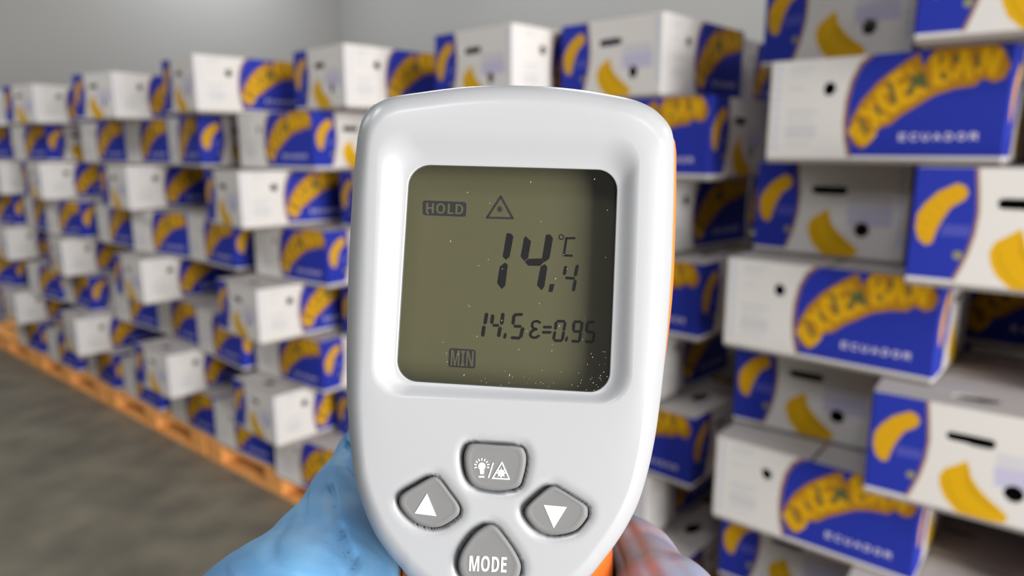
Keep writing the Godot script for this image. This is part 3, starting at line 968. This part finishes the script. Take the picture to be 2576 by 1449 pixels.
func make_display(dp: Node3D) -> void:
	var ink: Material = mats.lcd_ink
	var z := Z_LCD
	var big1 := [pts2([1275, 587, 1284.4, 587, 1291.7, 594.7, 1282, 645.6, 1273.3, 653.4, 1264.9, 645.6]), pts2([1257.8, 671, 1271, 660.7, 1277.7, 666.7, 1271, 719, 1262, 727, 1251, 712])]
	put("digit_one", plate(big1, z), ink, dp)
	put("digit_four", plate([pts2([1322.6, 594.3, 1335.9, 606.9, 1328.6, 649, 1319.8, 656.7, 1310.2, 645.6, 1318.7, 599]), pts2([1374, 590.3, 1384, 589.9, 1391.2, 599.2, 1382.2, 650, 1371, 659, 1364, 650]), pts2([1320.9, 658.9, 1329.7, 651.2, 1362.9, 650, 1369.5, 657.8, 1358.5, 668.9, 1329.7, 668.4]), pts2([1360.7, 671, 1370.7, 664.4, 1377, 672.2, 1369.5, 721, 1362.2, 729.9, 1351.2, 717.7])], z), ink, dp)
	put("decimal_point", plate([pts2([1383.5, 715, 1395, 714.4, 1390, 734.3, 1380.2, 734.3])], z), ink, dp)
	put("tenths_four", plate([bar(1424, 670, 1419.5, 691, 8), bar(1453, 667, 1447, 694.5, 8), bar(1423, 699, 1446, 700.5, 7), bar(1447.5, 705, 1442.5, 732, 8)], z), ink, dp)
	var deg := []
	for j in 14:
		var a := TAU * j / 14; var b := TAU * (j + 1) / 14
		deg.append_array(wire([1412.3 + cos(a) * 6, 596.3 + sin(a) * 6, 1412.3 + cos(b) * 6, 596.3 + sin(b) * 6], 2.2))
	deg.append_array(wire([1446, 599, 1425, 599.5], 5.5)); deg.append_array(wire([1425, 599.5, 1418.5, 643], 5.5)); deg.append_array(wire([1418.5, 642, 1439, 643.5], 5.5))
	put("celsius_symbol", plate(deg, z), ink, dp)
	put("small_digit_one", plate([bar(1224.8, 788, 1220.2, 815, 8.5), bar(1218, 820, 1214.4, 846, 8.5)], z), ink, dp)
	put("small_digit_four", plate([bar(1240, 792, 1237, 814, 8.5), bar(1265.7, 788, 1262, 816, 8.5), bar(1240, 818.5, 1255.5, 818.5, 7), bar(1258.8, 823, 1254.3, 847, 8.5), bar(1272, 838.5, 1269.3, 851, 6.5)], z), ink, dp)
	put("small_digit_five", plate([bar(1293.5, 792, 1315, 791, 7.5), bar(1293.5, 793, 1290.6, 816, 8), bar(1293, 820.6, 1311.5, 821, 7.5), bar(1315.6, 824, 1309.8, 849, 8.5), bar(1286, 849.6, 1308.5, 850.8, 7.5)], z), ink, dp)
	put("emissivity_symbol", plate(wire([1358.5, 811.7, 1354, 808.7, 1349.6, 808, 1343.5, 809.5, 1339.7, 813.5, 1338.8, 820.5, 1342, 826, 1350, 828.3, 1342, 830.5, 1336, 835.5, 1334, 842, 1337, 847.6, 1343.5, 849.8, 1350, 848.6, 1356, 844.5], 6.0), z), ink, dp)
	put("equals_sign", plate([bar(1366.8, 823, 1388, 823, 7), bar(1364.6, 836.3, 1387, 836, 7)], z), ink, dp)
	put("emissivity_zero", plate([bar(1401, 808.2, 1421, 808.2, 7), bar(1399.6, 810, 1397, 829, 7), bar(1422.3, 811, 1418.6, 831.5, 7), bar(1396.3, 834, 1392.6, 854, 7), bar(1418.4, 834, 1414.6, 856, 7), bar(1394, 856.6, 1413.5, 857.4, 7), bar(1427.3, 847.5, 1423.6, 859, 5.5)], z), ink, dp)
	put("emissivity_nine", plate([bar(1444, 809.3, 1462, 809.3, 7), bar(1444.2, 812, 1442.4, 832, 7), bar(1464.9, 810, 1461.8, 833.5, 7), bar(1443, 834, 1462, 834, 6.5), bar(1461.2, 836, 1457.8, 858, 7), bar(1438.5, 858.3, 1458, 859.2, 7)], z), ink, dp)
	put("emissivity_five", plate([bar(1477.5, 810.4, 1495.5, 810.4, 7), bar(1477.6, 812, 1475.6, 833.5, 7), bar(1475.5, 834.7, 1493.5, 835.4, 6.5), bar(1494.9, 836.5, 1492.2, 859, 7), bar(1472, 859.2, 1491.5, 860.2, 7)], z), ink, dp)
	var g: Material = mats.lcd_ink_grey
	var hold := put("hold_badge", plate([round_quad([1064, 504, 1173.5, 508.5, 1172.5, 545.5, 1063.5, 541], 7)], z), g, dp)
	var bg: Material = mats.lcd_back
	var hz := z + 0.00006
	put_text("HOLD", "hold_lettering", 26, 94, 1118.5, 524.8, 2.2, hz, bg, dp)
	put("min_badge", plate([round_quad([1130.5, 875.5, 1197, 880, 1195.5, 927, 1128, 922.5], 6)], z), g, dp)
	put_text("MIN", "min_lettering", 39, 57, 1162.5, 901.5, 3.0, hz, bg, dp)
	var tr := wire([1260, 494.5, 1225.5, 547.5, 1290, 549, 1260, 494.5], 5.0)
	var star := PackedVector2Array()
	for j in 24:
		star.append(Vector2(1257.5, 526) + Vector2.from_angle(TAU * j / 24) * (9.5 if j % 2 == 0 else 3.6))
	tr.append(star)
	put("laser_warning_icon", plate(tr, z), g, dp)
	# specks and scratches of dust on the window
	var rng := RandomNumberGenerator.new(); rng.seed = 5
	var specks := []
	for k in 84:
		var x := rng.randf_range(1010, 1535); var y := rng.randf_range(425, 970)
		if k > 34:
			x = rng.randf_range(1200, 1520); y = rng.randf_range(930, 980) - (1520 - x) * 0.02 + 4
		if k > 66:
			x = rng.randf_range(1470, 1535); y = rng.randf_range(880, 980)
		if not Geometry2D.is_point_in_polygon(Vector2(x, y), round_quad(WINDOW, 52)): continue
		var l := rng.randf_range(0.8, 3.8) if k < 35 else rng.randf_range(0.6, 2.2)
		var a := -1.1 + rng.randf_range(-0.3, 0.3)
		specks.append_array(wire([x, y, x + cos(a) * l, y + sin(a) * l], rng.randf_range(0.6, 1.5)))
	var ds := put("dust", plate(specks, Z_WINDOW - 0.00029, 0.00003), mats.dust, dp.get_parent())
	ds.set_meta("kind", "stuff")
	ds.set_meta("label", "pale dust specks and scratches on the display window")

# ------------------------------------------------------------------ gloved hand
var bones := []
var grooves := []

func smin(a: float, b: float, k: float) -> float:
	var h := maxf(k - absf(a - b), 0.0) / k
	return minf(a, b) - h * h * k * 0.25

func hand_field(p: Vector3) -> float:
	var r := 1e9
	var cur := 1e9
	var g := -1
	for b in bones:
		if b[6] != g:
			if g >= 0: r = smin(r, cur, 6.0)
			g = b[6]
			cur = 1e9
		if p.distance_squared_to(b[7]) > b[8]: continue
		var pa: Vector3 = p - b[0]
		var t := clampf(pa.dot(b[4]) * b[5], 0.0, 1.0)
		var d: float = (pa - b[4] * t).length() - lerpf(b[2], b[3], t)
		cur = smin(cur, d, 8.0 if g == 0 else 3.0)
	r = smin(r, cur, 6.0)
	if absf(r) > 3.0: return r
	# the glove closes on the handle without entering it
	if p.y < -36.0:
		var cz := -35.0 + lerpf(0.0, 10.0, clampf((-50.0 - p.y) / 100.0, 0.0, 1.0))
		var q := pow(pow(absf(p.x + 1.1) / 22.2, 2.86) + pow(absf(p.z - cz) / 19.0, 2.86), 0.35)
		r = maxf(r, 0.5 - (q - 1.0) * 19.0)
	for q in grooves:
		var pa: Vector2 = Vector2(p.x, p.y) - q[0]
		var t := clampf(pa.dot(q[4]) * q[5], 0.0, 1.0)
		var d2: float = (pa - q[4] * t).length_squared()
		if d2 < 16.0: r += q[2] * exp(-d2 / (q[3] * q[3])) * clampf(4.0 * minf(t, 1.0 - t) + 0.15, 0.0, 1.0)
	return r

func bone(a: Vector3, b: Vector3, ra: float, rb: float, g := 0) -> void:
	bones.append([a, b, ra, rb, b - a, 1.0 / maxf((b - a).length_squared(), 1e-6), g, (a + b) * 0.5, pow((b - a).length() * 0.5 + maxf(ra, rb) + 15.0, 2.0)])

# a crease: a polyline in the thermometer's x, y plane, cut into whatever surface lies behind it
func groove(flat: Array, depth: float, width: float) -> void:
	for i in range(0, flat.size() - 2, 2):
		var a := Vector2(flat[i], flat[i + 1]); var b := Vector2(flat[i + 2], flat[i + 3])
		grooves.append([a, b, depth, width, b - a, 1.0 / maxf((b - a).length_squared(), 1e-6)])

func surface_nets(lo: Vector3, hi: Vector3, cell: float) -> Array:
	var n := Vector3i(((hi - lo) / cell).ceil()) + Vector3i.ONE
	var val := PackedFloat32Array(); val.resize(n.x * n.y * n.z); val.fill(1.0)
	var B := 5
	for bx in range(0, n.x, B):
		for by in range(0, n.y, B):
			for bz in range(0, n.z, B):
				var mid := lo + Vector3(bx + B * 0.5, by + B * 0.5, bz + B * 0.5) * cell
				var d := hand_field(mid)
				var far := absf(d) > cell * B * 1.1 + 3.0
				for x in range(bx, mini(bx + B, n.x)):
					for y in range(by, mini(by + B, n.y)):
						for z in range(bz, mini(bz + B, n.z)):
							val[(x * n.y + y) * n.z + z] = d if far else hand_field(lo + Vector3(x, y, z) * cell)
	var id := {}
	var v := PackedVector3Array()
	var idx := PackedInt32Array()
	var step := [n.y * n.z, n.z, 1]
	for x in n.x - 1:
		for y in n.y - 1:
			for z in n.z - 1:
				var base := (x * n.y + y) * n.z + z
				var m := 0
				var f := []
				for k in 8:
					var q := val[base + (step[0] if k & 1 else 0) + (step[1] if k & 2 else 0) + (1 if k & 4 else 0)]
					f.append(q)
					if q < 0: m |= 1 << k
				if m == 0 or m == 255: continue
				var s := Vector3.ZERO; var c := 0
				for k in 8:
					for ax in 3:
						var j := k | (1 << ax)
						if j == k or (m >> k & 1) == (m >> j & 1): continue
						var t: float = f[k] / (f[k] - f[j])
						var p := Vector3(k & 1, k >> 1 & 1, k >> 2 & 1)
						p[ax] = t
						s += p; c += 1
				id[base] = v.size()
				v.append(lo + (Vector3(x, y, z) + s / c) * cell)
	for x in range(1, n.x - 1):
		for y in range(1, n.y - 1):
			for z in range(1, n.z - 1):
				var base := (x * n.y + y) * n.z + z
				for ax in 3:
					var a := val[base] < 0; var b := val[base + step[ax]] < 0
					if a == b: continue
					var u: int = step[(ax + 1) % 3]; var w: int = step[(ax + 2) % 3]
					var q := [base - u - w, base - w, base, base - u]
					if not (id.has(q[0]) and id.has(q[1]) and id.has(q[2]) and id.has(q[3])): continue
					var i0: int = id[q[0]]; var i1: int = id[q[1]]; var i2: int = id[q[2]]; var i3: int = id[q[3]]
					if a: idx.append_array([i0, i2, i1, i0, i3, i2])
					else: idx.append_array([i0, i1, i2, i0, i2, i3])
	return [v, idx]

# splits the triangles inside a region in four and puts the new corners on the field
func refine(net: Array, inside: Callable) -> void:
	var v: PackedVector3Array = net[0]
	var idx: PackedInt32Array = net[1]
	var out := PackedInt32Array()
	var mid := {}
	for i in range(0, idx.size(), 3):
		var t := [idx[i], idx[i + 1], idx[i + 2]]
		if not (inside.call(v[t[0]]) and inside.call(v[t[1]]) and inside.call(v[t[2]])):
			out.append_array(PackedInt32Array(t))
			continue
		var m := []
		for k in 3:
			var a: int = t[k]; var b: int = t[(k + 1) % 3]
			var key := Vector2i(mini(a, b), maxi(a, b))
			if not mid.has(key):
				var p := (v[a] + v[b]) * 0.5
				var f := hand_field(p)
				var e := 0.2
				var g := Vector3(hand_field(p + Vector3(e, 0, 0)) - f, hand_field(p + Vector3(0, e, 0)) - f, hand_field(p + Vector3(0, 0, e)) - f) / e
				mid[key] = v.size()
				v.append(p - g.normalized() * clampf(f, -1.0, 1.0))
			m.append(mid[key])
		out.append_array(PackedInt32Array([t[0], m[0], m[2], m[0], t[1], m[1], m[2], m[1], t[2], m[0], m[1], m[2]]))
	net[0] = v
	net[1] = out

func make_hand() -> void:
	var hand := thing("gloved_hand", "hand in a thin light blue nitrile glove gripping the thermometer's orange handle", "hand", "")
	hand.transform = cam.transform * Transform3D(Basis(), Vector3(0, 0, -DIST))
	# millimetres in the thermometer's frame
	var T := 1
	# palm and heel of the hand
	bone(Vector3(8, -150, 24), Vector3(31, -74, -4), 19, 12.5)
	bone(Vector3(4, -150, 22), Vector3(36, -94, 0), 20, 11)
	bone(Vector3(0, -152, 20), Vector3(34, -118, 2), 20, 11)
	bone(Vector3(-6, -152, 18), Vector3(-36, -90, -2), 19, 17)
	bone(Vector3(-32, -96, -2), Vector3(10, -86, 3), 14, 9)
	bone(Vector3(10, -86, 3), Vector3(32, -80, -2), 9, 11)
	# thumb: base, knuckle, tip, forward along the left of the handle
	bone(Vector3(-42, -86, -2), Vector3(-41.5, -64.5, -12), 19, 18.3, 1)
	bone(Vector3(-41.5, -64.5, -12), Vector3(-37.2, -58.4, -26), 18.3, 14.4, 1)
	bone(Vector3(-37.2, -58.4, -26), Vector3(-34.2, -48.2, -40), 14.4, 10.8, 1)
	bone(Vector3(-34.2, -48.2, -40), Vector3(-33.2, -41.6, -53), 10.8, 8.8, 1)
	bone(Vector3(-33.2, -41.6, -53), Vector3(-28, -36, -72), 8.8, 7.5, 1)
	# index finger along the right, curling to the trigger
	bone(Vector3(32.5, -68, -6), Vector3(30.5, -64.4, -22), 12.2, 10.8, 2)
	bone(Vector3(30.5, -64.4, -22), Vector3(29.0, -63.8, -46), 10.8, 9.2, 2)
	bone(Vector3(29.0, -63.8, -46), Vector3(20, -62, -66), 9.2, 8.6, 2)
	bone(Vector3(20, -62, -66), Vector3(4, -62, -71), 8.6, 8, 2)
	# middle, ring, little
	var ys := [-85.0, -104.0, -121.0]
	for k in 3:
		var y: float = ys[k]
		var r := 10.0 - k * 0.6
		bone(Vector3(36 - k * 2, y - 8, -2 + k * 2), Vector3(33, y, -44 + k * 3), r + 1, r, 3 + k)
		bone(Vector3(33, y, -44 + k * 3), Vector3(12, y, -64 + k * 4), r, r - 1, 3 + k)
		bone(Vector3(12, y, -64 + k * 4), Vector3(-14, y - 1, -64 + k * 4), r - 1, r - 2, 3 + k)
	# creases of the stretched glove across the thumb
	groove([-40.5, -35.5, -31.2, -41.0], 0.8, 0.8)
	groove([-38.8, -36.2, -35.0, -37.6], 0.6, 0.7)
	groove([-38.8, -41.0, -34.0, -45.2, -28.0, -52.0], 0.8, 0.8)
	groove([-45.0, -45.5, -31.7, -51.3], 0.5, 0.8)
	groove([-34.0, -50.3, -25.0, -57.5], 0.7, 0.8)
	groove([-43.0, -49.6, -29.0, -55.8], 0.5, 0.9)
	groove([-48.0, -53.0, -28.0, -60.5], 0.5, 1.1)
	groove([-54.0, -54.0, -32.0, -64.0], 0.35, 1.3)
	groove([-47.0, -43.5, -40.0, -44.5], 0.5, 0.6)
	groove([-52.0, -48.5, -42.0, -51.0], 0.3, 0.8)
	groove([24.0, -52.0, 34.0, -62.0], 0.6, 1.2)
	groove([28.0, -50.5, 40.0, -61.0], 0.5, 1.2)
	groove([22.0, -56.0, 30.0, -62.0], 0.5, 0.8)
	var net := surface_nets(Vector3(-74, -168, -80), Vector3(60, -24, 46), 1.7)
	refine(net, func(p: Vector3) -> bool: return p.y > -68.0 and (p.x < -20.0 or p.x > 16.0) and p.z > -62.0)
	refine(net, func(p: Vector3) -> bool: return p.y > -62.0 and (p.x < -22.0 or p.x > 18.0) and p.z > -50.0)
	var v: PackedVector3Array = net[0]
	var col := PackedColorArray()
	var nor := PackedVector3Array()
	var ns := FastNoiseLite.new(); ns.seed = 4; ns.frequency = 0.05; ns.fractal_octaves = 3
	for i in v.size():
		var p := v[i]
		var e := 0.3
		var g := Vector3(hand_field(p + Vector3(e, 0, 0)) - hand_field(p - Vector3(e, 0, 0)), hand_field(p + Vector3(0, e, 0)) - hand_field(p - Vector3(0, e, 0)), hand_field(p + Vector3(0, 0, e)) - hand_field(p - Vector3(0, 0, e)))
		nor.append(g.normalized())
		# thin rubber: paler in noise patches, pinker on the upper right
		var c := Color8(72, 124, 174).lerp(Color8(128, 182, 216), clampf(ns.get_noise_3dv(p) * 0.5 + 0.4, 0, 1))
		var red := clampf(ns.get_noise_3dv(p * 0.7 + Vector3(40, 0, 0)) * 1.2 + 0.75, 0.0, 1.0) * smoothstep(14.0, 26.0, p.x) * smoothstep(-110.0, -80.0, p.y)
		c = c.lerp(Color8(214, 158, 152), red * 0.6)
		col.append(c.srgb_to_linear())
	for i in v.size():
		v[i] *= 0.001
	var arr := []
	arr.resize(Mesh.ARRAY_MAX)
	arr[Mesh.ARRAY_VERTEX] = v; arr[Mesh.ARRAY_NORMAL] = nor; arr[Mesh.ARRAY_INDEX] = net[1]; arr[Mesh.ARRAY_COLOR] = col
	var m := ArrayMesh.new()
	m.add_surface_from_arrays(Mesh.PRIMITIVE_TRIANGLES, arr)
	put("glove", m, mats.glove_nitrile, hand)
	# cloth sleeve and arm below the frame
	var arm := []
	for q in [[Vector3(0, -0.150, 0.027), 0.029], [Vector3(0.004, -0.170, 0.036), 0.034], [Vector3(0.02, -0.25, 0.075), 0.042], [Vector3(0.06, -0.36, 0.17), 0.050]]:
		var r := PackedVector3Array()
		for i in 32:
			var a := TAU * i / 32
			r.append(q[0] + Vector3(cos(a) * q[1], -sin(a) * q[1] * 0.5, -sin(a) * q[1] * 0.85))
		arm.append(r)
	put("sleeve", ring_mesh(arm, true, true, false), mats.sleeve_cloth, hand)
